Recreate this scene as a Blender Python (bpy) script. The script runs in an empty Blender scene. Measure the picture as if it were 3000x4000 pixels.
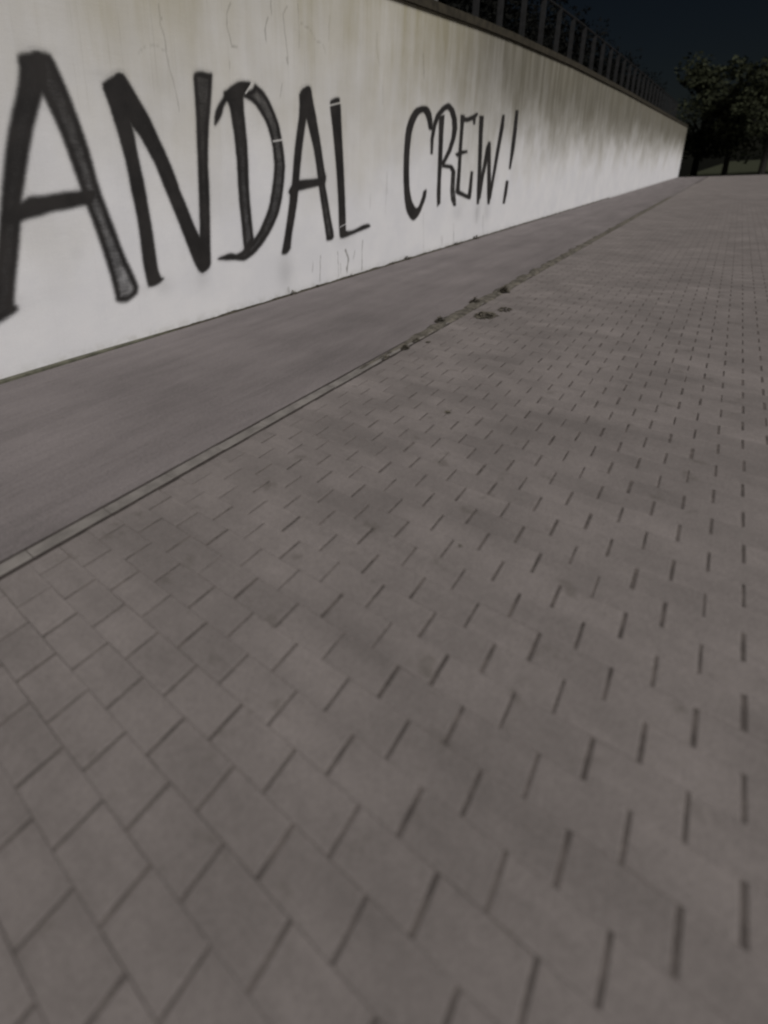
import bpy, bmesh, math, random, json
import numpy as np
from mathutils import Matrix, Vector, noise
random.seed(7); np.random.seed(7)
scene = bpy.context.scene
col = scene.collection
R = math.radians

# ------------------------------------------------------------------ camera
EYE = 1.55
cd = bpy.data.cameras.new('camera'); cam = bpy.data.objects.new('camera', cd); col.objects.link(cam)
rx = Vector((.6658319, -.7447313, -.0452018)); up = Vector((.2517272, .1672007, .9532457)); bk = Vector((-.7023541, -.6460799, .2987967))
cam.matrix_world = Matrix(((rx.x, up.x, bk.x, 0), (rx.y, up.y, bk.y, 0), (rx.z, up.z, bk.z, EYE), (0, 0, 0, 1)))
cd.sensor_fit = 'HORIZONTAL'; cd.sensor_width = 36.0; cd.lens = 24.036
cd.shift_x = 0.16667; cd.shift_y = -0.22233
cd.clip_start = 0.05; cd.clip_end = 600
cd.dof.use_dof = True; cd.dof.focus_distance = 5.0; cd.dof.aperture_fstop = 1.0
scene.camera = cam
scene.cycles.filter_width = 2.3            # a soft phone picture

# ------------------------------------------------------------------ night sky and the one soft light
SUN_EL, SUN_AZ = 40.0, -138.0          # elevation, and the compass direction the light comes from (from +Y, clockwise)
w = bpy.data.worlds.new('World'); scene.world = w; w.use_nodes = True
nt = w.node_tree; nt.nodes.clear()
sky = nt.nodes.new('ShaderNodeTexSky'); sky.sky_type = 'NISHITA'; sky.sun_disc = False
sky.sun_elevation = R(SUN_EL); sky.sun_rotation = R(SUN_AZ % 360)
bg = nt.nodes.new('ShaderNodeBackground'); bg.inputs['Strength'].default_value = 0.0018
wo = nt.nodes.new('ShaderNodeOutputWorld')
nt.links.new(sky.outputs[0], bg.inputs[0]); nt.links.new(bg.outputs[0], wo.inputs[0])
sl = bpy.data.lights.new('sun', 'SUN'); sun = bpy.data.objects.new('sun', sl); col.objects.link(sun)
sl.energy = 3.4; sl.angle = R(24); sl.color = (1.0, .972, .95)
az = R(SUN_AZ); el = R(SUN_EL)
sd = Vector((math.sin(az)*math.cos(el), math.cos(az)*math.cos(el), math.sin(el)))
sun.rotation_euler = sd.to_track_quat('Z', 'Y').to_euler()
vs = scene.view_settings
vs.view_transform = 'Standard'; vs.look = 'None'; vs.gamma = 1.0; vs.exposure = 0.0; vs.use_curve_mapping = False

# ------------------------------------------------------------------ helpers
def tag(o, label=None, cat=None, group=None, kind=None):
    if label: o['label'] = label
    if cat: o['category'] = cat
    if group: o['group'] = group
    if kind: o['kind'] = kind
    return o

def link(name, me, mat=None, parent=None):
    o = bpy.data.objects.new(name, me); col.objects.link(o)
    if mat is not None and me is not None and not me.materials: me.materials.append(mat)
    if parent is not None: o.parent = parent
    return o

def empty(name, loc=(0, 0, 0)):
    o = bpy.data.objects.new(name, None); o.location = loc; col.objects.link(o); return o

def mesh(name, V, F):
    me = bpy.data.meshes.new(name); me.from_pydata([tuple(v) for v in V], [], [tuple(f) for f in F]); me.update(); return me

class MB:
    def __init__(s): s.V = []; s.F = []
    def quad(s, a, b, c, d):
        n = len(s.V); s.V += [a, b, c, d]; s.F.append((n, n+1, n+2, n+3))
    def box(s, x0, x1, y0, y1, z0, z1, ch=0.0):
        n = len(s.V)
        s.V += [(x0,y0,z0),(x1,y0,z0),(x1,y1,z0),(x0,y1,z0)]
        if ch <= 0:
            s.V += [(x0,y0,z1),(x1,y0,z1),(x1,y1,z1),(x0,y1,z1)]
            s.F += [(n+3,n+2,n+1,n),(n+4,n+5,n+6,n+7)]+[(n+i,n+(i+1)%4,n+4+(i+1)%4,n+4+i) for i in range(4)]
        else:
            s.V += [(x0,y0,z1-ch),(x1,y0,z1-ch),(x1,y1,z1-ch),(x0,y1,z1-ch)]
            s.V += [(x0+ch,y0+ch,z1),(x1-ch,y0+ch,z1),(x1-ch,y1-ch,z1),(x0+ch,y1-ch,z1)]
            s.F += [(n+3,n+2,n+1,n),(n+8,n+9,n+10,n+11)]
            for b in (0, 4): s.F += [(n+b+i,n+b+(i+1)%4,n+b+4+(i+1)%4,n+b+4+i) for i in range(4)]
    def tube(s, P, r, k=6):
        n0 = len(s.V)
        for i, p in enumerate(P):
            p = Vector(p); d = (Vector(P[min(i+1, len(P)-1)])-Vector(P[max(i-1, 0)])).normalized()
            a = d.orthogonal().normalized(); b = d.cross(a); rr = r[i] if isinstance(r, (list, tuple)) else r
            for j in range(k):
                t = 2*math.pi*j/k; s.V.append(tuple(p+a*rr*math.cos(t)+b*rr*math.sin(t)))
        for i in range(len(P)-1):
            for j in range(k):
                s.F.append((n0+i*k+j, n0+i*k+(j+1)%k, n0+(i+1)*k+(j+1)%k, n0+(i+1)*k+j))
        s.F.append(tuple(n0+j for j in reversed(range(k)))); s.F.append(tuple(n0+(len(P)-1)*k+j for j in range(k)))
    def build(s, name, mat, parent=None): return link(name, mesh(name, s.V, s.F), mat, parent)

class NT:
    """small node-building helper"""
    def __init__(s, name, rough=.8, spec=.3):
        s.m = bpy.data.materials.new(name); s.m.use_nodes = True; s.t = s.m.node_tree; s.t.nodes.clear()
        s.out = s.n('ShaderNodeOutputMaterial'); s.b = s.n('ShaderNodeBsdfPrincipled')
        s.b.inputs['Roughness'].default_value = rough; s.b.inputs['Specular IOR Level'].default_value = spec
        s.l(s.b.outputs[0], s.out.inputs[0])
    def n(s, t, **k):
        o = s.t.nodes.new(t)
        for a, v in k.items(): setattr(o, a, v)
        return o
    def l(s, a, b): s.t.links.new(a, b)
    def inp(s, sock, v):
        if hasattr(v, 'is_output'): s.l(v, sock)
        else: sock.default_value = v
    def geo(s): return s.n('ShaderNodeNewGeometry').outputs['Position']
    def scaled(s, v, sc, loc=(0,0,0)):
        m = s.n('ShaderNodeMapping'); m.inputs['Scale'].default_value = sc; m.inputs['Location'].default_value = loc
        s.l(v, m.inputs['Vector']); return m.outputs[0]
    def noise(s, v, sc, det=4, rough=.55, dist=0.):
        o = s.n('ShaderNodeTexNoise'); s.l(v, o.inputs['Vector'])
        o.inputs['Scale'].default_value = sc; o.inputs['Detail'].default_value = det
        o.inputs['Roughness'].default_value = rough; o.inputs['Distortion'].default_value = dist
        return o.outputs['Fac']
    def rng(s, v, a, b, c=0., d=1., smooth=True):
        o = s.n('ShaderNodeMapRange'); o.interpolation_type = 'SMOOTHSTEP' if smooth else 'LINEAR'
        s.inp(o.inputs['Value'], v); s.inp(o.inputs['From Min'], a); s.inp(o.inputs['From Max'], b)
        s.inp(o.inputs['To Min'], c); s.inp(o.inputs['To Max'], d); return o.outputs[0]
    def math(s, op, a, b=0., clamp=False):
        o = s.n('ShaderNodeMath', operation=op); o.use_clamp = clamp; s.inp(o.inputs[0], a); s.inp(o.inputs[1], b); return o.outputs[0]
    def mix(s, f, a, b):
        o = s.n('ShaderNodeMix', data_type='RGBA'); s.inp(o.inputs[0], f)
        for i, v in ((6, a), (7, b)):
            if isinstance(v, tuple): v = (*v, 1.)[:4]
            s.inp(o.inputs[i], v)
        return o.outputs[2]
    def scale_col(s, c, f):
        o = s.n('ShaderNodeVectorMath', operation='SCALE'); s.l(c, o.inputs[0]); s.inp(o.inputs['Scale'], f); return o.outputs[0]
    def sep(s, v):
        o = s.n('ShaderNodeSeparateXYZ'); s.l(v, o.inputs[0]); return o.outputs
    def attr(s, name): return s.n('ShaderNodeAttribute', attribute_name=name).outputs['Fac']
    def bump(s, h, strength, dist):
        o = s.n('ShaderNodeBump'); o.inputs['Strength'].default_value = strength; o.inputs['Distance'].default_value = dist
        s.l(h, o.inputs['Height']); s.l(o.outputs[0], s.b.inputs['Normal'])
    def color(s, c): s.inp(s.b.inputs['Base Color'], c if not isinstance(c, tuple) else (*c, 1.)[:4]); return s

def simple(name, c, var=.25, sc=6., rough=.85, spec=.25):
    t = NT(name, rough, spec); p = t.geo(); f = t.noise(p, sc, 4, .6)
    t.color(t.mix(t.rng(f, .3, .7), tuple(v*(1-var) for v in c), tuple(v*(1+var) for v in c))); return t.m

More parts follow.
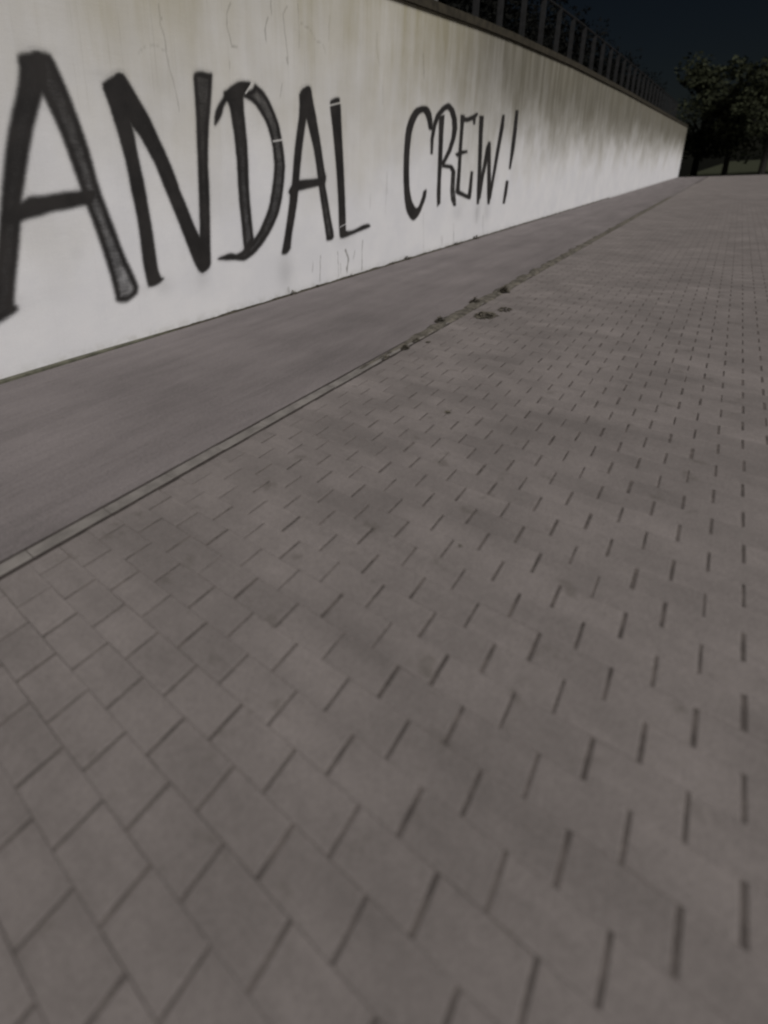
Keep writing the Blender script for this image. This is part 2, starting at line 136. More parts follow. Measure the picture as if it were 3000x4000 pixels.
# traced once from the lettering, in metres along and up the wall
DATA = json.loads(r"""{"L":[["tall black sprayed letter A at the near end of the wall",[[[[[2.183,2.592],[2.282,2.618],[2.378,2.634],[2.396,2.464],[2.329,2.311],[2.291,2.231],[2.227,2.1],[2.14,1.882],[2.04,1.59],[1.983,1.429],[1.958,1.294],[1.903,1.083],[1.826,0.818],[1.777,0.643],[1.812,0.594],[1.761,0.556],[1.693,0.531],[1.643,0.51],[1.57,0.484],[1.641,0.798],[1.734,1.104],[1.798,1.322],[1.854,1.538],[1.89,1.668],[1.949,1.88],[2.04,2.126],[2.13,2.33],[2.18,2.496],[2.174,2.535]]],0.12,0.16],[[[[2.29,2.619],[2.444,2.642],[2.495,2.559],[2.576,2.338],[2.649,2.081],[2.704,1.848],[2.752,1.536],[2.832,1.268],[2.928,0.918],[3.042,0.618],[3.058,0.547],[3.037,0.493],[2.986,0.463],[2.903,0.431],[2.826,0.442],[2.781,0.465],[2.78,0.532],[2.748,0.779],[2.677,1.117],[2.604,1.395],[2.553,1.603],[2.469,1.961],[2.396,2.18],[2.344,2.305],[2.318,2.387]]],0.16,0.62],[[[[1.814,1.328],[1.852,1.369],[1.967,1.45],[2.089,1.511],[2.177,1.503],[2.342,1.522],[2.541,1.533],[2.692,1.528],[2.708,1.505],[2.681,1.456],[2.616,1.414],[2.52,1.4],[2.371,1.381],[2.257,1.377],[2.141,1.347],[2.032,1.332],[1.933,1.31],[1.842,1.318]]],0,0]],[]],["black sprayed letter N between the big A and the D",[[[[[2.92,2.441],[2.953,2.473],[3.113,2.556],[3.171,2.546],[3.161,2.354],[3.184,2.153],[3.208,2.071],[3.222,1.91],[3.239,1.767],[3.272,1.559],[3.286,1.377],[3.301,1.192],[3.315,1.001],[3.322,0.807],[3.334,0.674],[3.362,0.603],[3.398,0.59],[3.356,0.557],[3.287,0.535],[3.222,0.53],[3.182,0.537],[3.168,0.668],[3.154,0.799],[3.153,0.957],[3.148,1.144],[3.135,1.327],[3.109,1.506],[3.104,1.589],[3.085,1.768],[3.051,1.956],[3.014,2.111],[2.972,2.275]]],0.05,0.06],[[[[3.077,2.536],[3.113,2.556],[3.171,2.546],[3.215,2.491],[3.31,2.352],[3.402,2.219],[3.516,1.987],[3.62,1.78],[3.708,1.554],[3.711,1.524],[3.8,1.32],[3.864,1.163],[3.93,1.015],[4.021,0.887],[4.041,0.606],[3.949,0.563],[3.904,0.592],[3.849,0.692],[3.785,0.86],[3.723,1.029],[3.662,1.187],[3.596,1.346],[3.526,1.519],[3.442,1.733],[3.444,1.736],[3.358,1.89],[3.267,2.038],[3.203,2.099],[3.141,2.219],[3.101,2.415]]],0.1,0.08],[[[[4.044,2.627],[4.069,2.663],[4.169,2.681],[4.247,2.674],[4.322,2.682],[4.308,2.593],[4.262,2.359],[4.209,2.122],[4.165,1.801],[4.155,1.521],[4.156,1.46],[4.132,1.12],[4.109,0.841],[4.101,0.656],[4.081,0.608],[4.019,0.574],[3.949,0.563],[3.918,0.724],[3.937,0.897],[3.966,0.997],[3.992,1.334],[4.006,1.597],[4.013,1.721],[4.029,2.038],[4.043,2.269],[4.045,2.495]]],0.3,0.05]],[]],["black sprayed letter D with a hooked top",[[[[[4.529,2.436],[4.628,2.541],[4.764,2.634],[4.815,2.574],[4.798,2.467],[4.797,2.337],[4.812,2.156],[4.827,1.972],[4.828,1.784],[4.83,1.805],[4.821,1.549],[4.822,1.353],[4.843,1.084],[4.86,0.877],[4.878,0.834],[4.735,0.726],[4.684,0.732],[4.672,0.843],[4.66,1.067],[4.639,1.298],[4.635,1.555],[4.636,1.805],[4.628,1.877],[4.615,2.059],[4.591,2.207],[4.567,2.352],[4.536,2.414]]],0.1,0.35],[[[[4.303,2.148],[4.318,2.269],[4.374,2.357],[4.479,2.466],[4.479,2.512],[4.538,2.534],[4.632,2.593],[4.727,2.633],[4.821,2.648],[4.916,2.654],[4.944,2.639],[4.902,2.588],[4.851,2.542],[4.8,2.497],[4.712,2.449],[4.528,2.425],[4.46,2.351],[4.437,2.287],[4.377,2.209]]],0,0],[[[[4.851,2.542],[4.939,2.567],[4.98,2.589],[5.013,2.639],[5.046,2.624],[5.159,2.574],[5.257,2.483],[5.356,2.351],[5.436,2.213],[5.488,2.024],[5.521,1.883],[5.537,1.712],[5.536,1.701],[5.503,1.493],[5.447,1.285],[5.369,1.112],[5.222,0.932],[5.046,0.772],[4.877,0.666],[4.737,0.614],[4.654,0.601],[4.468,0.641],[4.372,0.648],[4.216,0.68],[4.264,0.699],[4.378,0.717],[4.446,0.722],[4.531,0.694],[4.612,0.707],[4.716,0.756],[4.857,0.829],[4.969,0.922],[5.098,1.077],[5.195,1.23],[5.262,1.433],[5.312,1.636],[5.326,1.804],[5.321,1.715],[5.31,1.915],[5.274,2.045],[5.209,2.203],[5.102,2.33],[4.988,2.427],[4.865,2.472],[4.799,2.485]]],0.45,0.2]],[[[4.964,2.647,4.845,2.527],0.018],[[5.494,2.034,5.316,2.013],0.02]]],["black sprayed letter A narrower, between the D and the L",[[[[[5.874,2.621],[6.074,2.709],[6.132,2.687],[6.102,2.474],[6.022,2.321],[5.984,2.189],[5.918,1.951],[5.859,1.664],[5.817,1.421],[5.777,1.225],[5.7,0.98],[5.642,0.809],[5.618,0.676],[5.61,0.631],[5.534,0.572],[5.413,0.577],[5.441,0.667],[5.496,0.824],[5.572,1.09],[5.631,1.331],[5.609,1.391],[5.668,1.437],[5.7,1.618],[5.751,1.902],[5.809,2.136],[5.865,2.34],[5.877,2.459]]],0.05,0.03],[[[[5.923,2.651],[6.074,2.709],[6.132,2.687],[6.172,2.553],[6.255,2.313],[6.34,2.026],[6.428,1.685],[6.475,1.551],[6.445,1.468],[6.521,1.233],[6.598,0.957],[6.689,0.692],[6.638,0.641],[6.487,0.641],[6.468,0.748],[6.403,1.005],[6.33,1.286],[6.295,1.453],[6.244,1.708],[6.177,1.955],[6.094,2.145],[6.022,2.321],[5.949,2.418]]],0.05,0.3],[[[[5.601,1.381],[5.652,1.447],[5.838,1.528],[6.26,1.536],[6.475,1.561],[6.465,1.499],[6.407,1.449],[6.258,1.434],[5.833,1.396],[5.665,1.349]]],0,0]],[]],["black sprayed letter L with a short rising foot",[[[[[6.584,2.563],[6.679,2.604],[6.823,2.629],[6.833,2.571],[6.853,2.523],[6.875,2.273],[6.897,2.068],[6.941,1.7],[6.977,1.318],[7.014,0.866],[7.016,0.75],[7.038,0.725],[7.238,0.717],[7.513,0.774],[7.705,0.781],[7.781,0.737],[7.708,0.72],[7.422,0.687],[7.149,0.655],[6.974,0.633],[6.846,0.641],[6.823,0.826],[6.801,1.217],[6.758,1.596],[6.698,1.962],[6.64,2.263],[6.593,2.457]]],0.05,0.1]],[[[6.575,2.509,6.853,2.562],0.025],[[6.844,0.807,7.015,0.843],0.012]]],["black sprayed letter C, tall and thin, opening to the R",[[[[[10.009,2.309],[9.847,2.304],[9.769,2.444],[9.677,2.549],[9.574,2.598],[9.391,2.549],[9.224,2.389],[9.133,2.203],[9.091,1.894],[9.103,1.579],[9.15,1.289],[9.267,1.053],[9.456,0.907],[9.571,0.934],[9.711,1.113],[9.74,1.214],[9.9,1.242],[9.86,1.071],[9.627,0.792],[9.401,0.689],[9.241,0.737],[9.057,0.901],[8.963,1.136],[8.894,1.505],[8.878,1.892],[8.914,2.271],[9.036,2.47],[9.235,2.631],[9.525,2.694],[9.757,2.694],[9.907,2.609],[9.989,2.454]]],0.1,0.1]],[]],["black sprayed letter R joined to the C",[[[[[10.265,2.564],[10.52,2.594],[10.509,2.243],[10.531,1.815],[10.53,1.376],[10.573,0.941],[10.424,0.878],[10.368,1.115],[10.348,1.557],[10.317,2.07]]],0.08,0.1],[[[[10.075,1.882],[10.08,2.147],[9.94,2.146],[9.975,1.883]],[[10.08,2.144],[10.162,2.391],[9.998,2.395],[9.941,2.149]],[[10.159,2.385],[10.31,2.571],[10.133,2.586],[10.001,2.401]],[[10.294,2.559],[10.545,2.684],[10.373,2.727],[10.148,2.597]],[[10.52,2.674],[10.74,2.733],[10.599,2.803],[10.398,2.737]],[[10.578,2.734],[10.769,2.662],[10.959,2.732],[10.762,2.804]],[[10.743,2.677],[10.887,2.534],[11.126,2.57],[10.985,2.717]],[[10.881,2.543],[10.934,2.374],[11.188,2.388],[11.132,2.56]],[[10.933,2.383],[10.919,2.19],[11.128,2.185],[11.189,2.38]],[[10.922,2.197],[10.784,1.966],[10.966,1.947],[11.125,2.179]],[[10.788,1.972],[10.616,1.812],[10.768,1.783],[10.961,1.942]],[[10.617,1.813],[10.478,1.7],[10.625,1.669],[10.767,1.783]],[[10.08,2.148],[10.062,2.128],[10.014,2.119],[9.963,2.126],[9.94,2.145],[9.958,2.165],[10.006,2.174],[10.057,2.167]],[[10.163,2.397],[10.142,2.373],[10.084,2.361],[10.025,2.368],[9.998,2.39],[10.018,2.414],[10.075,2.425],[10.135,2.418]],[[10.313,2.583],[10.29,2.557],[10.226,2.543],[10.159,2.55],[10.129,2.573],[10.152,2.6],[10.216,2.613],[10.282,2.607]],[[10.567,2.713],[10.54,2.682],[10.465,2.665],[10.387,2.673],[10.352,2.699],[10.378,2.73],[10.452,2.746],[10.531,2.739]],[[10.795,2.777],[10.763,2.742],[10.677,2.723],[10.587,2.731],[10.546,2.761],[10.577,2.795],[10.662,2.814],[10.752,2.807]],[[10.992,2.705],[10.96,2.669],[10.872,2.65],[10.779,2.659],[10.737,2.69],[10.768,2.725],[10.855,2.744],[10.949,2.736]],[[11.133,2.558],[11.101,2.523],[11.014,2.506],[10.923,2.515],[10.881,2.546],[10.911,2.58],[10.997,2.598],[11.089,2.589]],[[11.189,2.386],[11.157,2.351],[11.068,2.334],[10.976,2.345],[10.933,2.376],[10.964,2.411],[11.051,2.428],[11.145,2.418]],[[11.128,2.19],[11.102,2.162],[11.03,2.149],[10.954,2.159],[10.919,2.185],[10.945,2.213],[11.016,2.226],[11.092,2.217]],[[10.968,1.958],[10.945,1.932],[10.88,1.921],[10.812,1.931],[10.781,1.956],[10.804,1.981],[10.868,1.992],[10.936,1.982]],[[10.775,1.798],[10.754,1.775],[10.697,1.766],[10.637,1.776],[10.61,1.798],[10.63,1.82],[10.687,1.829],[10.747,1.82]]],0.05,0.05],[[[[10.546,1.636],[10.991,1.6],[11.009,1.671],[10.561,1.698]],[[10.917,1.62],[11.044,1.526],[11.23,1.559],[11.083,1.651]],[[11.03,1.546],[11.037,1.363],[11.254,1.352],[11.245,1.538]],[[11.037,1.363],[11.035,1.178],[11.273,1.163],[11.254,1.352]],[[11.036,1.171],[11.108,0.98],[11.367,0.975],[11.271,1.17]],[[11.111,0.974],[11.268,0.836],[11.406,0.839],[11.363,0.981]],[[11.096,1.634],[11.072,1.609],[11.006,1.599],[10.937,1.611],[10.904,1.636],[10.928,1.662],[10.993,1.671],[11.063,1.66]],[[11.245,1.54],[11.218,1.512],[11.144,1.502],[11.066,1.515],[11.03,1.544],[11.056,1.572],[11.13,1.583],[11.208,1.569]],[[11.254,1.354],[11.227,1.326],[11.152,1.316],[11.073,1.331],[11.037,1.361],[11.064,1.389],[11.138,1.398],[11.217,1.384]],[[11.273,1.166],[11.243,1.135],[11.161,1.125],[11.075,1.142],[11.035,1.176],[11.064,1.206],[11.145,1.216],[11.232,1.199]],[[11.368,0.97],[11.336,0.937],[11.245,0.928],[11.15,0.948],[11.106,0.985],[11.138,1.018],[11.227,1.028],[11.323,1.008]]],0.05,0.3]],[]],["black sprayed letter E between the R and the W",[[[[[11.317,2.639],[11.341,2.358],[11.52,2.36],[11.534,2.646]],[[11.341,2.359],[11.334,2.0],[11.516,1.997],[11.52,2.36]],[[11.334,1.999],[11.353,1.633],[11.536,1.627],[11.515,1.998]],[[11.353,1.633],[11.336,1.26],[11.542,1.247],[11.536,1.626]],[[11.336,1.26],[11.315,1.129],[11.562,1.111],[11.542,1.247]],[[11.39,1.081],[11.724,1.014],[11.806,1.08],[11.485,1.159]],[[11.727,1.013],[12.096,0.934],[12.175,1.003],[11.803,1.081]],[[12.249,0.957],[12.268,1.158],[12.064,1.176],[12.023,0.979]],[[12.268,1.16],[12.262,1.519],[12.105,1.527],[12.064,1.175]],[[11.52,2.362],[11.498,2.339],[11.436,2.327],[11.371,2.335],[11.341,2.356],[11.363,2.38],[11.424,2.391],[11.489,2.384]],[[11.515,1.999],[11.493,1.976],[11.431,1.966],[11.365,1.974],[11.335,1.997],[11.356,2.021],[11.418,2.031],[11.484,2.022]],[[11.536,1.629],[11.514,1.605],[11.45,1.596],[11.384,1.607],[11.353,1.631],[11.375,1.654],[11.438,1.663],[11.504,1.653]],[[11.542,1.25],[11.516,1.224],[11.445,1.215],[11.371,1.229],[11.336,1.257],[11.361,1.283],[11.431,1.292],[11.506,1.278]],[[11.562,1.115],[11.532,1.083],[11.446,1.074],[11.357,1.092],[11.315,1.126],[11.345,1.157],[11.429,1.167],[11.519,1.149]],[[11.873,1.041],[11.847,1.015],[11.772,1.007],[11.694,1.023],[11.658,1.052],[11.683,1.078],[11.757,1.086],[11.835,1.071]],[[12.249,0.962],[12.221,0.935],[12.144,0.927],[12.062,0.944],[12.023,0.974],[12.05,1.001],[12.126,1.009],[12.209,0.993]],[[12.267,1.163],[12.243,1.139],[12.173,1.131],[12.099,1.145],[12.065,1.171],[12.089,1.196],[12.158,1.203],[12.232,1.19]]],0.1,0.05],[[[[11.342,2.51],[11.72,2.529],[11.719,2.608],[11.342,2.608]],[[11.771,2.534],[12.13,2.606],[12.02,2.675],[11.667,2.602]],[[12.17,2.619],[12.292,2.714],[12.204,2.733],[11.981,2.662]],[[11.833,2.574],[11.805,2.544],[11.727,2.529],[11.645,2.537],[11.607,2.563],[11.634,2.592],[11.711,2.608],[11.794,2.6]],[[12.193,2.647],[12.165,2.617],[12.084,2.601],[11.998,2.608],[11.958,2.635],[11.986,2.665],[12.066,2.681],[12.152,2.673]],[[11.983,2.618],[12.053,2.492],[12.161,2.497],[12.176,2.627]]],0.05,0.05],[[[[11.274,1.832],[11.546,1.884],[11.436,1.948],[11.179,1.889]],[[11.516,1.88],[11.839,1.919],[11.807,1.963],[11.465,1.952]],[[11.593,1.917],[11.568,1.891],[11.498,1.88],[11.424,1.89],[11.39,1.916],[11.414,1.942],[11.484,1.953],[11.558,1.943]]],0.05,0.05]],[]],["black sprayed letter W before the exclamation mark",[[[[[12.376,2.677],[12.419,2.301],[12.672,2.304],[12.648,2.687]],[[12.419,2.3],[12.509,1.717],[12.745,1.713],[12.672,2.305]],[[12.509,1.717],[12.579,1.111],[12.845,1.097],[12.745,1.713]],[[12.579,1.113],[12.639,0.798],[12.786,0.785],[12.845,1.095]],[[12.672,2.306],[12.641,2.275],[12.555,2.26],[12.463,2.27],[12.419,2.299],[12.449,2.329],[12.534,2.344],[12.627,2.335]],[[12.744,1.715],[12.716,1.686],[12.635,1.675],[12.55,1.688],[12.509,1.716],[12.537,1.744],[12.617,1.755],[12.703,1.743]],[[12.845,1.098],[12.813,1.067],[12.722,1.058],[12.625,1.076],[12.579,1.11],[12.61,1.14],[12.7,1.15],[12.797,1.133]]],0.1,0.1],[[[[12.866,0.902],[12.977,1.4],[12.782,1.415],[12.646,0.927]],[[12.977,1.399],[13.242,2.01],[12.947,2.025],[12.782,1.416]],[[13.242,2.009],[13.224,2.156],[13.076,2.163],[12.947,2.026]],[[12.977,1.405],[12.954,1.382],[12.887,1.374],[12.816,1.386],[12.782,1.41],[12.805,1.433],[12.871,1.441],[12.943,1.429]],[[13.243,2.019],[13.208,1.984],[13.106,1.969],[12.998,1.982],[12.947,2.016],[12.981,2.05],[13.081,2.066],[13.19,2.053]]],0.05,0.1],[[[[13.073,2.119],[13.163,1.506],[13.419,1.5],[13.247,2.121]],[[13.163,1.505],[13.287,0.972],[13.576,0.958],[13.419,1.5]],[[13.286,0.975],[13.369,0.752],[13.528,0.739],[13.577,0.955]],[[13.419,1.5],[13.389,1.471],[13.301,1.46],[13.208,1.475],[13.163,1.505],[13.192,1.534],[13.279,1.545],[13.373,1.531]],[[13.576,0.958],[13.542,0.925],[13.443,0.917],[13.337,0.936],[13.287,0.972],[13.32,1.004],[13.418,1.013],[13.524,0.994]]],0.05,0.05],[[[[13.593,0.863],[13.702,1.274],[13.515,1.291],[13.381,0.887]],[[13.702,1.274],[13.884,1.915],[13.643,1.926],[13.515,1.29]],[[13.884,1.914],[14.063,2.507],[13.795,2.511],[13.644,1.926]],[[14.064,2.509],[14.057,2.78],[13.869,2.777],[13.795,2.509]],[[13.702,1.279],[13.68,1.259],[13.616,1.252],[13.548,1.263],[13.515,1.285],[13.536,1.306],[13.6,1.313],[13.668,1.302]],[[13.884,1.921],[13.856,1.894],[13.774,1.882],[13.686,1.893],[13.644,1.92],[13.671,1.946],[13.752,1.958],[13.841,1.948]],[[14.063,2.514],[14.032,2.484],[13.94,2.468],[13.842,2.477],[13.795,2.504],[13.825,2.534],[13.916,2.55],[14.015,2.542]]],0.15,0.1]],[]],["slanted black sprayed exclamation mark ending the writing",[[[[[14.607,1.256],[14.551,0.984],[14.809,0.962],[14.834,1.24]],[[14.552,0.986],[14.514,0.697],[14.695,0.676],[14.809,0.96]],[[14.808,0.967],[14.779,0.941],[14.692,0.933],[14.597,0.949],[14.552,0.979],[14.58,1.005],[14.667,1.013],[14.761,0.997]]],0.05,0.05],[[[[14.833,2.935],[14.791,2.46],[15.108,2.462],[15.072,2.943]],[[14.791,2.461],[14.757,2.02],[15.061,2.012],[15.108,2.46]],[[14.758,2.021],[14.754,1.543],[14.906,1.534],[15.061,2.012]],[[15.108,2.466],[15.072,2.432],[14.964,2.415],[14.848,2.425],[14.792,2.455],[14.827,2.489],[14.933,2.506],[15.05,2.497]],[[15.06,2.018],[15.026,1.986],[14.923,1.972],[14.812,1.984],[14.758,2.015],[14.791,2.047],[14.893,2.061],[15.005,2.049]]],0.05,0.05]],[]]],"cr":[[[[3.658,3.221],[3.671,3.099],[3.655,3.05],[3.7,2.951],[3.709,2.79],[3.733,2.668],[3.773,2.503],[3.807,2.361],[3.807,2.273]],0.008,0.4],[[[4.67,3.407],[4.601,3.292],[4.59,3.172],[4.631,3.088],[4.647,2.985],[4.746,2.983]],0.009,0.5],[[[5.357,3.572],[5.363,3.423]],0.009,0.5],[[[5.29,3.37],[5.226,3.241],[5.253,3.124]],0.011,0.6],[[[5.677,3.559],[5.583,3.461],[5.618,3.234],[5.653,2.984],[5.635,2.93]],0.01,0.45],[[[5.881,3.629],[5.902,3.328],[5.895,3.119]],0.01,0.35],[[[5.937,3.419],[6.134,3.381],[6.252,3.274],[6.428,3.244],[6.482,3.159]],0.01,0.3],[[[6.576,3.613],[6.556,3.317]],0.01,0.3],[[[7.858,3.606],[7.844,3.417],[7.952,3.176]],0.012,0.3],[[[5.532,2.693],[5.478,2.531]],0.01,0.4],[[[4.609,2.826],[4.603,2.764]],0.008,0.3],[[[3.37,2.76],[3.45,2.823],[3.583,2.854],[3.692,2.815]],0.008,0.22],[[[3.662,3.104],[3.689,3.098]],0.012,0.6],[[[5.632,2.998],[5.647,2.931]],0.02,0.5],[[[9.464,3.518],[9.548,3.133]],0.02,0.4],[[[8.062,2.882],[8.091,2.642]],0.02,0.2],[[[8.295,1.594],[8.273,0.91]],0.015,0.18],[[[7.757,1.229],[7.75,1.023]],0.015,0.2],[[[9.79,0.797],[9.9,0.05]],0.015,0.22],[[[10.724,0.254],[10.799,0.072]],0.015,0.3],[[[11.384,0.284],[11.428,0.038]],0.015,0.35],[[[13.163,0.371],[13.236,0.076]],0.02,0.35],[[[12.688,0.688],[12.732,0.365]],0.03,0.25],[[[6.328,0.433],[6.311,0.063]],0.012,0.5],[[[6.131,0.369],[6.117,0.235]],0.012,0.4],[[[6.793,0.442],[6.817,0.051]],0.012,0.4],[[[6.873,0.238],[6.883,0.089]],0.012,0.4],[[[7.014,0.438],[7.108,0.278],[7.063,0.161],[7.065,0.086]],0.022,0.75],[[[7.529,0.525],[7.519,0.04]],0.014,0.55],[[[7.292,0.378],[7.248,0.259]],0.012,0.4],[[[9.817,0.655],[9.882,0.108]],0.012,0.2],[[[11.34,0.461],[11.4,0.022]],0.014,0.3],[[[10.799,0.253],[10.789,0.061]],0.014,0.3],[[[13.13,0.485],[13.204,0.185]],0.02,0.3],[[[8.301,1.55],[8.32,1.247]],0.015,0.2],[[[5.544,0.085],[5.559,0.038]],0.03,0.3]],"bl":[[5.488,0.336,0.183,0.25,0.22],[3.39,0.511,0.122,0.111,0.16],[3.951,0.502,0.12,0.148,0.14],[6.941,0.631,0.301,0.139,0.12],[12.744,0.595,0.241,0.272,0.2],[13.351,0.581,0.259,0.282,0.18],[11.49,0.687,0.326,0.166,0.1],[2.432,0.982,0.077,0.069,0.07],[1.816,0.623,0.109,0.131,0.1],[3.136,0.516,0.097,0.08,0.1],[3.574,2.503,0.164,0.094,0.05],[2.341,2.656,0.159,0.048,0.12],[2.94,2.529,0.137,0.053,0.12],[4.178,2.693,0.133,0.037,0.12]]}""")

# ------------------------------------------------------------------ materials
WALL_Y = 4.4345
def mat_wall():
    t = NT('painted_render', .82, .25); p = t.geo(); x, y, z = t.sep(p)
    clean = t.mix(t.rng(t.noise(p, 1.3, 4, .6), .3, .72), (.640, .638, .655), (.700, .694, .700))
    # grime that rain has carried down from the coping: long vertical runs, denser towards the top
    runs = t.noise(t.scaled(p, (4.2, 1, .5)), 1., 5, .6, .25)
    fine = t.noise(t.scaled(p, (38, 1, .8)), 1., 4, .6)
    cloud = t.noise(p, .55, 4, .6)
    big = t.noise(t.scaled(p, (.45, 1, .2), (3.1, 0, 0)), 1., 2, .5)
    hgt = t.rng(t.math('ADD', z, t.rng(cloud, .25, .75, -.7, .7)), 1.0, 4.6, 0, 1, False)
    soak = t.math('MULTIPLY', hgt, t.rng(runs, .25, .75, .74, 1.1), True)
    clean = t.mix(t.math('MULTIPLY', soak, .86), clean, (.335, .300, .19))
    far = t.math('MULTIPLY', t.rng(x, 7.5, 14.5), t.rng(t.math('ADD', z, t.rng(cloud, .25, .75, -.35, .35)), 1.3, 3.9))  # light falling off towards the upper far end, painted as a darker tone
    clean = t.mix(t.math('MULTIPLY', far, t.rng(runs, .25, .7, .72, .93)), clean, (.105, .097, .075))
    streak = t.math('MULTIPLY', t.rng(fine, .57, .78), t.rng(z, .8, 4.2, .05, .34))
    clean = t.mix(streak, clean, (.20, .185, .145))
    # splash dirt at the foot
    foot = t.math('MULTIPLY', t.rng(z, .0, .12, .3, 0.), t.rng(t.noise(p, 9., 4, .6), .35, .7))
    clean = t.mix(foot, clean, (.26, .245, .19))
    cr = t.attr('crack'); clean = t.mix(cr, clean, (.085, .078, .06))
    sm = t.math('MULTIPLY', t.attr('overspray'), t.rng(t.noise(p, 60., 3, .7), .3, .7, .7, 1.2))
    clean = t.mix(sm, clean, (.03, .028, .026))
    grain = t.noise(p, 150., 3, .7)
    clean = t.scale_col(clean, t.rng(grain, .25, .75, .93, 1.06))
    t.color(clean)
    h = t.math('ADD', t.math('MULTIPLY', grain, .35), t.math('MULTIPLY', t.noise(t.scaled(p, (6, 1, 26)), 1., 4, .6), .9))
    t.bump(h, .35, .004); return t.m

def mat_paint():
    t = NT('black_spray_paint', .62, .25); p = t.geo()
    t.color(t.mix(t.rng(t.noise(p, 2.6, 4, .6), .3, .7), (.0195, .0182, .0178), (.033, .0302, .0288)))
    tr = t.n('ShaderNodeBsdfTransparent'); mx = t.n('ShaderNodeMixShader')
    c = t.attr('cover')
    speck = t.noise(p, 240., 2, .8); rows = t.noise(t.scaled(p, (16, 1, 70)), 1., 3, .6)
    n = t.math('ADD', t.rng(speck, .25, .75, -.22, .22), t.rng(rows, .25, .75, -.09, .09))
    k = t.math('MULTIPLY', t.math('MULTIPLY', c, t.math('SUBTRACT', 1., c)), 2.4)     # grain only where the coat is thin
    cc = t.math('ADD', c, t.math('MULTIPLY', n, k), True)
    t.l(cc, mx.inputs[0]); t.l(tr.outputs[0], mx.inputs[1]); t.l(t.b.outputs[0], mx.inputs[2]); t.l(mx.outputs[0], t.out.inputs[0])
    return t.m

def mat_asphalt():
    t = NT('worn_asphalt', .88, .3); p = t.geo()
    g = t.noise(p, 170., 3, .75); a = t.noise(t.scaled(p, (.35, 2.6, 1)), 1., 4, .6); b = t.noise(p, 1.1, 4, .6)
    c = t.mix(t.rng(g, .3, .7), (.138, .122, .121), (.190, .169, .166))
    c = t.scale_col(c, t.rng(a, .25, .75, .84, 1.13)); c = t.scale_col(c, t.rng(b, .25, .75, .9, 1.1))
    agg = t.noise(p, 95., 2, .8); c = t.scale_col(c, t.rng(agg, .35, .65, .86, 1.12))
    mid = t.noise(p, 38., 3, .7); c = t.scale_col(c, t.rng(mid, .3, .7, .92, 1.08))
    st = t.noise(t.scaled(p, (3.2, 34, 1)), 1., 4, .65)
    c = t.scale_col(c, t.rng(st, .25, .75, .92, 1.07))
    t.color(c); t.bump(g, .5, .003); return t.m

def mat_paver():
    t = NT('concrete_paver', .9, .25); p = t.geo()
    rnd = t.n('ShaderNodeObjectInfo').outputs['Random']; tone = t.math('ADD', t.attr('tone'), rnd)
    fr = t.math('FRACT', tone)
    g = t.noise(p, 130., 3, .7); b = t.noise(p, 2.2, 4, .6); d = t.noise(p, .7, 3, .6)
    c = t.mix(t.rng(g, .3, .7), (.148, .131, .124), (.208, .185, .176))
    c = t.scale_col(c, t.rng(fr, 0, 1, .935, 1.06, False))
    c = t.scale_col(c, t.rng(b, .25, .75, .86, 1.12)); c = t.scale_col(c, t.rng(d, .25, .75, .9, 1.08))
    spk = t.noise(p, 34., 3, .7); c = t.scale_col(c, t.rng(spk, .3, .7, .94, 1.06))
    rowv = t.noise(t.scaled(p, (6.2, .9, 1)), 1., 3, .6); c = t.scale_col(c, t.rng(rowv, .25, .75, .93, 1.08))
    blot = t.math('MULTIPLY', t.rng(t.noise(p, 6.5, 3, .6), .6, .74), .4)
    c = t.mix(blot, c, (.075, .066, .055))
    t.color(c); t.bump(g, .35, .002); return t.m

M = dict(tree_leaf=simple('tree_leaf', (.024, .027, .015), .5, 1.5, .9, .1), wall=mat_wall(), paint=mat_paint(), asphalt=mat_asphalt(), paver=mat_paver(),
    joint=simple('joint_dirt', (.092, .079, .073), .35, 12), groove=simple('groove_dirt', (.040, .033, .030), .3, 20), sand=simple('joint_sand', (.16, .148, .132), .2, 60),
    kerb=simple('kerb_concrete', (.178, .164, .152), .2, 9), coping=simple('unlit_concrete', (.034, .029, .020), .35, 5),
    back=simple('rough_concrete', (.25, .24, .21), .2, 4), post=simple('grey_steel', (.013, .013, .0135), .3, 8, .75, .2),
    postlight=simple('galvanised_steel', (.13, .13, .128), .2, 8, .5, .4),
    soil=simple('dark_soil', (.045, .039, .028), .4, 22), weed=simple('weed_leaf', (.092, .082, .066), .4, 14, .9, .1),
    moss=simple('moss', (.098, .088, .073), .45, 9), leaf=simple('night_foliage', (.0065, .0067, .0062), .45, 3, 1., .0),
    bark=simple('dark_bark', (.016, .014, .012), .3, 8), grass=simple('verge_grass', (.030, .033, .017), .35, 4),
    footing=simple('mossy_concrete', (.105, .102, .076), .3, 9), dirt=simple('upper_soil', (.02, .02, .014), .3, 3))

# ------------------------------------------------------------------ ground, path, paving, kerb
gm = MB(); gm.quad((-60, -90, -.14), (400, -90, -.14), (400, 4.44, -.14), (-60, 4.44, -.14))
tag(gm.build('ground', M['grass']), kind='structure')
am = MB(); am.box(-12, 66, 2.140, 4.360, -.12, 0.0)
tag(am.build('asphalt_path', M['asphalt']), kind='structure')
pb = MB(); pb.box(-12, 66, -4.5, 2.024, -.12, -.0022)
paving = tag(pb.build('paving', M['joint']), kind='structure')

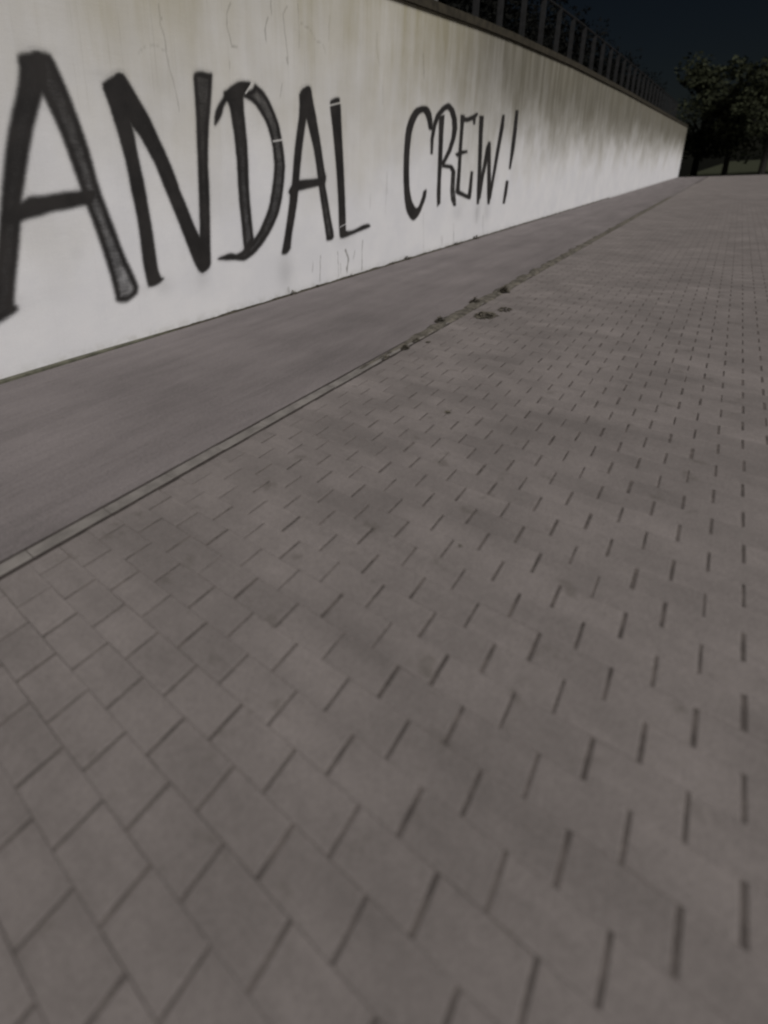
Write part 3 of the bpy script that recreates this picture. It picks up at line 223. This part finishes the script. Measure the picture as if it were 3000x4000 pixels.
PX, PZ = .1426, .104625; X0, Y0 = 1.45006, 1.19038       # course pitch along the path, half paver length across it
GX, GY = .0022, .0095
def paver_mesh(seed):
    r = random.Random(seed); hx, hy = PX/2-GX/2, PZ-GY/2; b = MB()
    j = lambda a: a*r.uniform(.5, 1.5)
    V = [(-hx,-hy,-.045),(hx,-hy,-.045),(hx,hy,-.045),(-hx,hy,-.045),
         (-hx,-hy,-.0022),(hx,-hy,-.0022),(hx,hy,-.0022),(-hx,hy,-.0022)]
    c = [(-1,-1),(1,-1),(1,1),(-1,1)]
    V += [(sx*(hx-j(.0007)), sy*(hy-j(.0022)), r.uniform(-.0003, .0003)) for sx, sy in c]
    F = [(8,9,10,11)]
    for o in (0, 4): F += [(o+i, o+(i+1)%4, o+4+(i+1)%4, o+4+i) for i in range(4)]
    return mesh('paver', V, F)
PM = [paver_mesh(s) for s in range(6)]
for m_ in PM: m_.materials.append(M['paver'])
fwd = -bk
def px_of(p):                                           # where a point falls in the photograph, and how large a metre looks there
    d = Vector(p)-Vector((0, 0, EYE)); z = d.dot(fwd)
    if z < .05: return None
    return 1000+2003*d.dot(rx)/z, 1333-2003*d.dot(up)/z, z
cells = []
for jc in range(-70, 420):
    xc = X0+jc*PX
    if xc > 30: break
    for k in range(-10, 62):
        if (jc+k) % 2: continue
        ya = Y0-k*PZ                                     # the joint at ya; this paver runs from ya-2*PZ to ya
        y1 = min(ya, 2.026); y0 = ya-2*PZ
        if y1-y0 < .04: continue
        cells.append((xc, y0, y1))
def view_score(c):
    q = px_of((c[0], (c[1]+c[2])/2, 0))
    if q is None or not (-20 < q[0] < 2020 and 0 < q[1] < 2690): return 0
    return 1/q[2]**2
order = sorted(range(len(cells)), key=lambda i: -view_score(cells[i]))
single = set(i for i in order[:300] if view_score(cells[i]) > 0)
V, F, T = [], [], []
for i, (xc, y0, y1) in enumerate(cells):
    r = random.Random(i); me = PM[r.randrange(6)]
    full = 2*PZ; sy = (y1-y0)/full; cy = (y0+y1)/2
    dz = r.gauss(0, .0004); tx, ty = r.gauss(0, .0025), r.gauss(0, .004); ox, oy = r.gauss(0, .0006), r.gauss(0, .0012)
    if i in single:
        o = bpy.data.objects.new('paver', me); col.objects.link(o); o.parent = paving
        o.location = (xc+ox, cy+oy, dz); o.scale = (1, sy, 1); o.rotation_euler = (tx, ty, r.gauss(0, .005))
    else:
        n = len(V)
        for v in me.vertices: V.append((xc+v.co.x+ox, cy+v.co.y*sy+oy, v.co.z+dz+v.co.y*tx-v.co.x*ty))
        F += [tuple(n+a for a in f.vertices) for f in me.polygons]; T += [r.random()]*len(me.vertices)
fm = mesh('paver_field', V, F); a_ = fm.attributes.new('tone', 'FLOAT', 'POINT'); a_.data.foreach_set('value', T)
tag(link('paver_field', fm, M['paver'], paving), kind='stuff')
fb = MB(); fb.box(29.95, 66, -4.5, 2.03, -.11, -.001)
fb.build('far_paving', M['paver'], paving)

ke = MB(); ke.box(-12, 66, 2.026, 2.139, -.12, -.003)
kerb = tag(ke.build('kerb', M['groove']), kind='structure')
kmes = []
for s in range(3):
    r = random.Random(40+s); b = MB(); b.box(-.198, .198, -.0355, .0355, -.05, 0, .0025); kmes.append(mesh('kerb_stone', b.V, b.F)); kmes[-1].materials.append(M['kerb'])
for i in range(130):
    x = -4.0+.1+i*.4
    o = bpy.data.objects.new('kerb_stone', kmes[i % 3]); col.objects.link(o); o.parent = kerb
    o.location = (x, 2.0845+random.gauss(0, .0016), .0005+random.gauss(0, .0006)); o.rotation_euler = (random.gauss(0, .008), random.gauss(0, .003), random.gauss(0, .004))

# ------------------------------------------------------------------ the wall
def top_z(x): return np.interp(x, [-12, 2, 8.57, 9.86, 11.0, 12.4, 14.1, 20, 30, 120], [3.6, 3.9, 4.166, 4.221, 4.272, 4.33, 4.382, 4.50, 4.56, 4.6])
wall = empty('retaining_wall', (0, WALL_Y, 0))
tag(wall, 'long tall whitewashed wall sprayed with black graffiti letters beside the path', 'wall')
wall_inv = Matrix.Translation((0, -WALL_Y, 0))
def wpart(name, me, mat):
    me.transform(wall_inv); return link(name, me, mat, wall)

def seg_dist(Px, Pz, a, b):
    ax, az = a; bx, bz = b; dx, dz = bx-ax, bz-az; q = dx*dx+dz*dz+1e-12
    t = np.clip(((Px-ax)*dx+(Pz-az)*dz)/q, 0, 1); return np.hypot(Px-ax-t*dx, Pz-az-t*dz)
def poly_sd(Px, Pz, pg):
    d = np.full(Px.shape, 1e9); ins = np.zeros(Px.shape, bool); n = len(pg)
    for i in range(n):
        a, b = pg[i], pg[(i+1) % n]; d = np.minimum(d, seg_dist(Px, Pz, a, b))
        c = (a[1] > Pz) != (b[1] > Pz)
        with np.errstate(divide='ignore', invalid='ignore'):
            xi = (b[0]-a[0])*(Pz-a[1])/(b[1]-a[1]+1e-15)+a[0]
        ins ^= c & (Px < xi)
    return np.where(ins, d, -d)
def chaikin(pg):
    o = []
    for a, b in zip(pg, pg[1:]+pg[:1]): o += [(a[0]*.8+b[0]*.2, a[1]*.8+b[1]*.2), (a[0]*.2+b[0]*.8, a[1]*.2+b[1]*.8)]
    return o
def sstep(a, b, x): t = np.clip((x-a)/(b-a), 0, 1); return t*t*(3-2*t)

xs = np.concatenate([np.arange(-12, 1.0, .25), np.arange(1.0, 9.0, .010), np.arange(9.0, 16.0, .014), np.arange(16, 34, .12), np.arange(34, 68.1, 2.)])
nz = 150; us = np.linspace(0, 1, nz)
XX, UU = np.meshgrid(xs, us, indexing='ij'); ZZ = -.1+UU*(top_z(XX)+.1)
crk = np.zeros(XX.shape); osp = np.zeros(XX.shape)
for pts, wd, st in DATA['cr']:
    P = np.array(pts); m = (XX > P[:, 0].min()-.15) & (XX < P[:, 0].max()+.15) & (ZZ > P[:, 1].min()-.15) & (ZZ < P[:, 1].max()+.15)
    if not m.any(): continue
    x_, z_ = XX[m], ZZ[m]; d = np.full(x_.shape, 1e9)
    wob = np.array([noise.noise(Vector((a*9, b*13, 3.3))) for a, b in zip(x_, z_)])*.012
    wid = wd*(.75+.6*np.array([noise.noise(Vector((a*3, b*17, 9.1))) for a, b in zip(x_, z_)]))
    for a, b in zip(pts[:-1], pts[1:]): d = np.minimum(d, seg_dist(x_+wob, z_, a, b))
    crk[m] = np.maximum(crk[m], st*(.78 if P[:, 1].mean() > 2.4 else 1.05)*(1-sstep(wid*.25, wid*1.5+.004, d)))
for cx, cz, ex, ez, st in DATA['bl']:
    q = ((XX-cx)/ex)**2+((ZZ-cz)/ez)**2; osp = np.maximum(osp, st*np.exp(-q*1.1))
nx = len(xs); idx = np.arange(nx*nz).reshape(nx, nz)
co = np.stack([XX, np.full(XX.shape, WALL_Y), ZZ], -1).reshape(-1, 3)
fa = np.stack([idx[:-1, :-1], idx[1:, :-1], idx[1:, 1:], idx[:-1, 1:]], -1).reshape(-1, 4)
def np_mesh(name, co, fa):
    me = bpy.data.meshes.new(name); me.vertices.add(len(co)); me.vertices.foreach_set('co', np.ascontiguousarray(co, np.float32).ravel())
    k = fa.shape[1]; me.loops.add(fa.size); me.loops.foreach_set('vertex_index', np.ascontiguousarray(fa, np.int32).ravel())
    me.polygons.add(len(fa)); me.polygons.foreach_set('loop_start', np.arange(0, fa.size, k, dtype=np.int32))
    me.update(calc_edges=True); me.validate(); return me

# letters first, so that the fine mist round them can be laid on the wall as well
letters = []
for label, strokes, cuts in DATA['L']:
    P = np.concatenate([np.array(p) for s in strokes for p in s[0]])
    far = P[:, 0].mean() > 8; dx = .009 if far else .0065; dz = .011 if far else .008
    gx = np.arange(P[:, 0].min()-.06, P[:, 0].max()+.06, dx); gz = np.arange(P[:, 1].min()-.06, P[:, 1].max()+.06, dz)
    X, Z = np.meshgrid(gx, gz, indexing='ij'); keep = np.ones(X.shape)
    wx = np.vectorize(lambda a, b: noise.noise(Vector((a*14, b*14, 1.7))))(X[::4, ::4], Z[::4, ::4])
    wx = np.repeat(np.repeat(wx, 4, 0), 4, 1)[:X.shape[0], :X.shape[1]]
    z0, z1 = P[:, 1].min(), P[:, 1].max()
    for polys, tt, tb in strokes:
        d = np.full(X.shape, -1e9)
        for pg in polys:
            if len(pg) >= 12: pg = chaikin(pg)
            d = np.maximum(d, poly_sd(X, Z, pg))
        d = d+wx*.003
        hw = np.percentile(d[d > 0], 92); e = .042 if 'near end' in label else .033
        c = sstep(-e*.9, e*.9, d); c = np.maximum(c, .17*np.exp(-np.clip(-d, 0, None)/.024))
        thin = tb+(tt-tb)*np.clip((Z-z0)/(z1-z0), 0, 1)
        c = c*(1-.9*thin*sstep(.12, .95, d/hw)*(.9+.35*wx))
        keep *= 1-np.clip(c, 0, .965)
    c = 1-keep
    for (x0, y0, x1, y1), wd in cuts:
        c *= 1-.8*(1-sstep(wd*.3, wd, seg_dist(X+wx*.006, Z, (x0, y0), (x1, y1))))
    I = np.arange(X.size).reshape(X.shape); cm = (c > .035)
    q = cm[:-1, :-1] | cm[1:, :-1] | cm[1:, 1:] | cm[:-1, 1:]
    f = np.stack([I[:-1, :-1], I[1:, :-1], I[1:, 1:], I[:-1, 1:]], -1)[q]
    used = np.unique(f); mp = np.full(X.size, -1); mp[used] = np.arange(len(used))
    letters.append((label, np.stack([X.ravel()[used], np.full(len(used), WALL_Y-.0025), Z.ravel()[used]], -1), mp[f], np.where(cm, c, 0).ravel()[used]))

wf = np_mesh('wall_face', co, fa)
for nme, arr in (('crack', crk), ('overspray', osp)):
    a_ = wf.attributes.new(nme, 'FLOAT', 'POINT'); a_.data.foreach_set('value', arr.reshape(-1).astype(np.float32))
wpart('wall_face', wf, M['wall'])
cb = MB()                                                     # the body of the wall behind its painted face
xs2 = [-12, 2, 8.57, 14.1, 20, 30, 68]
for a, b in zip(xs2[:-1], xs2[1:]):
    za, zb = float(top_z(a))-.004, float(top_z(b))-.004; n = len(cb.V); y0, y1 = WALL_Y+.004, WALL_Y+.40
    cb.V += [(a,y0,-.14),(b,y0,-.14),(b,y1,-.14),(a,y1,-.14),(a,y0,za),(b,y0,zb),(b,y1,zb),(a,y1,za)]
    cb.F += [(n+3,n+2,n+1,n),(n+4,n+5,n+6,n+7)]+[(n+i,n+(i+1)%4,n+4+(i+1)%4,n+4+i) for i in range(4)]
wpart('wall_core', mesh('wall_core', cb.V, cb.F), M['back'])
cp = MB()                                                     # coping: band that oversails the face, its unlit look put into a dark colour
for a, b in zip(np.arange(-12, 68, 2.), np.arange(-10, 70, 2.)):
    za, zb = float(top_z(a)), float(top_z(b)); n = len(cp.V); y0, y1 = WALL_Y-.05, WALL_Y+.44; a += .006; b -= .006
    cp.V += [(a,y0,za),(b,y0,zb),(b,y1,zb),(a,y1,za),(a,y0,za+.15),(b,y0,zb+.15),(b,y1,zb+.17),(a,y1,za+.17)]
    cp.F += [(n+3,n+2,n+1,n),(n+4,n+5,n+6,n+7)]+[(n+i,n+(i+1)%4,n+4+(i+1)%4,n+4+i) for i in range(4)]
me = mesh('coping', cp.V, cp.F); wpart('coping', me, M['coping'])
for label, c_, f_, cov in letters:
    me = np_mesh('graffiti_letter', c_, f_); a_ = me.attributes.new('cover', 'FLOAT', 'POINT')
    a_.data.foreach_set('value', cov.astype(np.float32))
    mark = 'exclamation' in label
    o = wpart('graffiti_mark' if mark else 'graffiti_letter', me, M['paint']); o['label'] = label
fo = MB()
for a, b_, za, zb in ((-3., 2.2, .017, .017), (2.2, 3.5, .017, .001)):
    n = len(fo.V); y0, y1 = 4.378, WALL_Y-.001
    fo.V += [(a,y0,-.1),(b_,y0,-.1),(b_,y1,-.1),(a,y1,-.1),(a,y0,za),(b_,y0,zb),(b_,y1,zb+.002),(a,y1,za+.002)]
    fo.F += [(n+3,n+2,n+1,n),(n+4,n+5,n+6,n+7)]+[(n+i,n+(i+1)%4,n+4+(i+1)%4,n+4+i) for i in range(4)]
wpart('footing_strip', mesh('footing_strip', fo.V, fo.F), M['footing'])

# ------------------------------------------------------------------ dirt along the joints (ragged, real thickness)
def ragged(name, x0, x1, ya, yb, zt, seed, mat, label, cat, step=.03, prof=lambda x: 1.):
    V, F = [], []; n = int((x1-x0)/step)
    for i in range(n+1):
        x = x0+(x1-x0)*i/n; k = prof(x)
        f = lambda s, o: noise.noise(Vector((x*3.1, o+seed, 0)))*s+noise.noise(Vector((x*13., o+seed, 5)))*s*.6
        mid = (ya+yb)/2; lo = mid+(ya-mid)*k*(1+f(.8, 1)); hi = mid+(yb-mid)*k*(1+f(.8, 7))
        z = zt*k*max(.1, 1+f(1.1, 11))
        V += [(x, lo, -.006), (x, lo*.7+hi*.3, z*.8+.001), (x, lo*.3+hi*.7, z+.001), (x, hi, -.006)]
    for i in range(n):
        for j in range(3): F.append((i*4+j, (i+1)*4+j, (i+1)*4+j+1, i*4+j+1))
    return tag(link(name, mesh(name, V, F), mat), label, cat, kind='stuff')
ragged('dirt', 1.9, 30, 4.355, 4.445, .016, 3, M['soil'], 'dark dirt gathered in the corner where the wall meets the asphalt', 'dirt', prof=lambda x: .16+.4*min(1, max(0, (x-2.2)/1.5))+.44*min(1, max(0, (x-4)/5)))
ragged('moss', 3.55, 30, 2.015, 2.185, .016, 21, M['moss'], 'dull mossy dirt growing over the far stretch of the kerb', 'moss', prof=lambda x: .25+.75*min(1, max(0, (x-3.9)/1.5)))

# ------------------------------------------------------------------ weeds
def tuft(name, x, y, size, n, label, group, spread=1., cat='weed', flat=0, seed=0, mat='weed'):
    r = random.Random(seed*31+int(x*100)); b = MB(); sx, sy = size*.42*spread, size*.30
    ht = size*(.16 if flat else .55); cu = .22 if flat else .5
    b.V += [(0, 0, ht*.35)]+[(sx*cu*math.cos(k*math.pi/5)*r.uniform(.7, 1.1), sy*cu*math.sin(k*math.pi/5)*r.uniform(.7, 1.1), -.004) for k in range(10)]
    b.F += [(0, 1+k, 1+(k+1) % 10) for k in range(10)]                     # the root cushion the leaves grow from
    for i in range(n*3):
        q = r.random()**.6*1.25; a = r.uniform(0, 2*math.pi); c = Vector((sx*q*math.cos(a), sy*q*math.sin(a), 0))
        c.z = ht*max(0, 1-q*q)*r.uniform(.15, 1.)+.002
        d = Vector((math.cos(a)+r.gauss(0, .5), math.sin(a)+r.gauss(0, .5), r.uniform(-.2, .9 if not flat else .2))).normalized()
        s = d.cross(Vector((r.gauss(0, .3), r.gauss(0, .3), 1))).normalized(); ln = size*r.uniform(.10, .24); wd = ln*r.uniform(.25, .42)
        base = c*.7; tip = c+d*ln; mid = (base+tip)*.5+Vector((0, 0, ln*.12))
        for v in (tip, mid): v.z = max(v.z, .003)
        n0 = len(b.V); b.V += [tuple(base), tuple(mid+s*wd), tuple(tip), tuple(mid-s*wd)]; b.F.append((n0, n0+1, n0+2, n0+3))
    root = b.build(name, M[mat]); root.location = (x, y, 0)
    return tag(root, label, cat, group)
gW = 'weeds along the foot of the wall'
for k, (x, y, s, n, sp, lb) in enumerate([
    (5.60, 4.385, .10, 30, 1.6, 'low weed tuft at the wall foot under the narrower letter A'),
    (6.16, 4.385, .07, 22, 1.4, 'small weed tuft at the wall foot just left of the letter L'),
    (7.10, 4.380, .09, 30, 1.8, 'brownish weed tuft at the wall foot under the rising foot of the L'),
    (8.50, 4.385, .08, 26, 1.6, 'low weed tuft at the wall foot in the gap before the letter C'),
    (9.06, 4.380, .13, 34, 1.0, 'upright weed tuft at the wall foot below the letter C'),
    (11.45, 4.385, .12, 34, 2.2, 'wide weed tuft at the wall foot below the letter E'),
    (12.62, 4.380, .16, 40, 1.2, 'tallest weed tuft at the wall foot below the letter W')]):
    tuft('weed', x, y, s, n, lb, gW, sp, seed=k)
gK = 'weeds along the kerb'
for k, (x, y, s, n, sp, lb) in enumerate([
    (3.91, 2.05, .055, 30, 2.4, 'thin weed strip in the kerb joint, nearest of the kerb weeds'),
    (4.24, 2.03, .085, 60, 1.1, 'dark weed tuft on the paving edge of the kerb where the pavers begin to blur'),
    (4.51, 2.05, .07, 40, 1.8, 'flat dark weed beside the kerb just past the small dark tuft'),
    (5.28, 2.14, .12, 55, 1.0, 'round weed tuft on the asphalt edge of the kerb'),
    (6.34, 2.15, .13, 55, 1.4, 'weed tuft growing out of the overgrown kerb near the photo\'s right edge'),
    (7.08, 2.04, .16, 70, 1.0, 'farthest large weed tuft on the overgrown kerb')]):
    tuft('weed', x, y, s, n, lb, gK, sp, seed=20+k)
tuft('weed', 5.78, 1.83, .24, 60, 'widest dark flat weed patch growing on the pavers beside the kerb', gK, 1.15, flat=1, seed=50)
tuft('weed', 6.15, 1.74, .17, 26, 'thin flat weed patch on the pavers behind the widest dark patch', gK, 1.3, flat=1, seed=51)
tuft('weed', 4.54, 1.94, .05, 30, 'tiny flat weed between the first row of pavers', gK, 1.2, flat=1, seed=52)
tuft('weed', 3.17, 1.19, .045, 40, 'small dark moss tuft in a paver joint in the middle of the paving', 'tufts in the paving', 1., flat=1, seed=53)
tuft('weed', 1.925, .628, .018, 26, 'tiny dark tuft in a paver joint at the near right of the paving', 'tufts in the paving', 1., flat=1, seed=54)

# ------------------------------------------------------------------ railing, upper ground, hedge, trees
ug = MB(); ug.quad((-12, WALL_Y+.41, 3.4), (120, WALL_Y+.41, 4.2), (120, 60, 4.6), (-12, 60, 3.8))
tag(ug.build('upper_ground', M['dirt']), kind='structure')
rail = empty('railing', (9.92, WALL_Y+.2, 4.2)); tag(rail, 'dark steel post railing standing on top of the graffiti wall', 'railing')
inv = Matrix.Translation((-9.92, -WALL_Y-.2, -4.2))
posts = [-3.0, -1.4, .2, 1.8, 3.4, 5.0, 6.6, 8.2, 9.92, 11.86, 13.28]+[14.9+1.6*i for i in range(26)]
pmesh = {}
for i, x in enumerate(posts):
    zb = float(top_z(x))+.15; hw = .028 if abs(x-9.92) < .01 else .05
    b = MB(); b.box(x-hw, x+hw, WALL_Y+.0, WALL_Y+2*hw, zb-.02, zb+1.12); b.box(x-hw-.02, x+hw+.02, WALL_Y-.02, WALL_Y+2*hw+.02, zb-.01, zb+.012)
    me = mesh('post', b.V, b.F); me.transform(inv); link('post', me, M['postlight'] if hw < .03 else M['post'], rail)
for hz, rr in ((1.15, .032),):
    b = MB(); P = [(x, WALL_Y+.05, float(top_z(x))+.15+hz) for x in np.arange(-4, 56, 2.)]; b.tube(P, rr, 8)
    me = mesh('top_rail', b.V, b.F); me.transform(inv); link('top_rail', me, M['post'], rail)

def leaves(fn, n, size, seed):
    r = np.random.default_rng(seed); C = fn(r, n)
    a = r.normal(size=(n, 3)); a /= np.linalg.norm(a, axis=1)[:, None]; b = np.cross(a, r.normal(size=(n, 3))); b /= np.linalg.norm(b, axis=1)[:, None]
    s = size*r.uniform(.6, 1.4, (n, 1)); a = a*s; b = b*s*.55
    co = np.stack([C-a, C+b, C+a, C-b], 1).reshape(-1, 3); return co, np.arange(4*n).reshape(-1, 4)
def hedge_pts(r, n):
    x = 3+55*r.random(n)**1.7; u = r.random(n); y = WALL_Y+1.1+1.9*r.random(n)
    top = 2.6+.8*np.sin(x*1.7)+.5*np.sin(x*4.1+1)+.25*np.sin(x*9.3)
    return np.stack([x, y, 4.0+u*np.maximum(top, 1.)], 1)
co_, fa_ = leaves(hedge_pts, 90000, .075, 5)
tag(link('hedge', np_mesh('hedge', co_, fa_), M['leaf']), 'dark overgrown hedge behind the railing above the wall', 'hedge', kind='stuff')

def tree(x, y, z, h, seed, label):
    r = np.random.default_rng(seed); root = empty('tree', (x, y, z)); tag(root, label, 'tree', 'trees in the dark beyond the path')
    b = MB(); b.tube([(0, 0, -.2), (.05, 0, h*.3), (-.05, .1, h*.62)], [h*.028, h*.02, h*.009], 8)
    for k in range(6):
        a = k*1.05+r.random(); b.tube([(0, 0, h*(.25+.06*k)), (math.cos(a)*h*.12, math.sin(a)*h*.12, h*(.42+.06*k)), (math.cos(a)*h*.22, math.sin(a)*h*.22, h*(.52+.06*k))], [h*.011, h*.007, h*.003], 5)
    b.build('trunk', M['bark'], root)
    cl = [(r.normal(0, h*.14), r.normal(0, h*.14), h*r.uniform(.26, .95), h*r.uniform(.09, .17)) for _ in range(22)]
    def f(r_, n):
        k = r_.integers(0, len(cl), n); c = np.array(cl)[k]; d = r_.normal(size=(n, 3)); d /= np.linalg.norm(d, axis=1)[:, None]
        return c[:, :3]+d*c[:, 3:4]*r_.random((n, 1))**.4
    c2, f2 = leaves(f, 4200, h*.020, seed); link('crown', np_mesh('crown', c2, f2), M['tree_leaf'], root)
SPOTS = [(69, -16.5, 9.5), (71, -12.2, 8), (70, -8, 10), (72.5, -4.6, 8.5), (70, -1.6, 10), (73, 1.1, 9), (75, 3.6, 11), (77, -10.2, 12)]
rank = sorted(range(len(SPOTS)), key=lambda i: -SPOTS[i][1]/SPOTS[i][0])
ORD = ['leftmost', 'second from left', 'third from left', 'fourth from left', 'fifth from left', 'sixth from left', 'seventh from left', 'rightmost']
for k, (x, y, h) in enumerate(SPOTS):
    tree(x, y, -.14, h, 100+k, 'dark leafy tree, %s in the row where the path ends' % ORD[rank.index(k)])
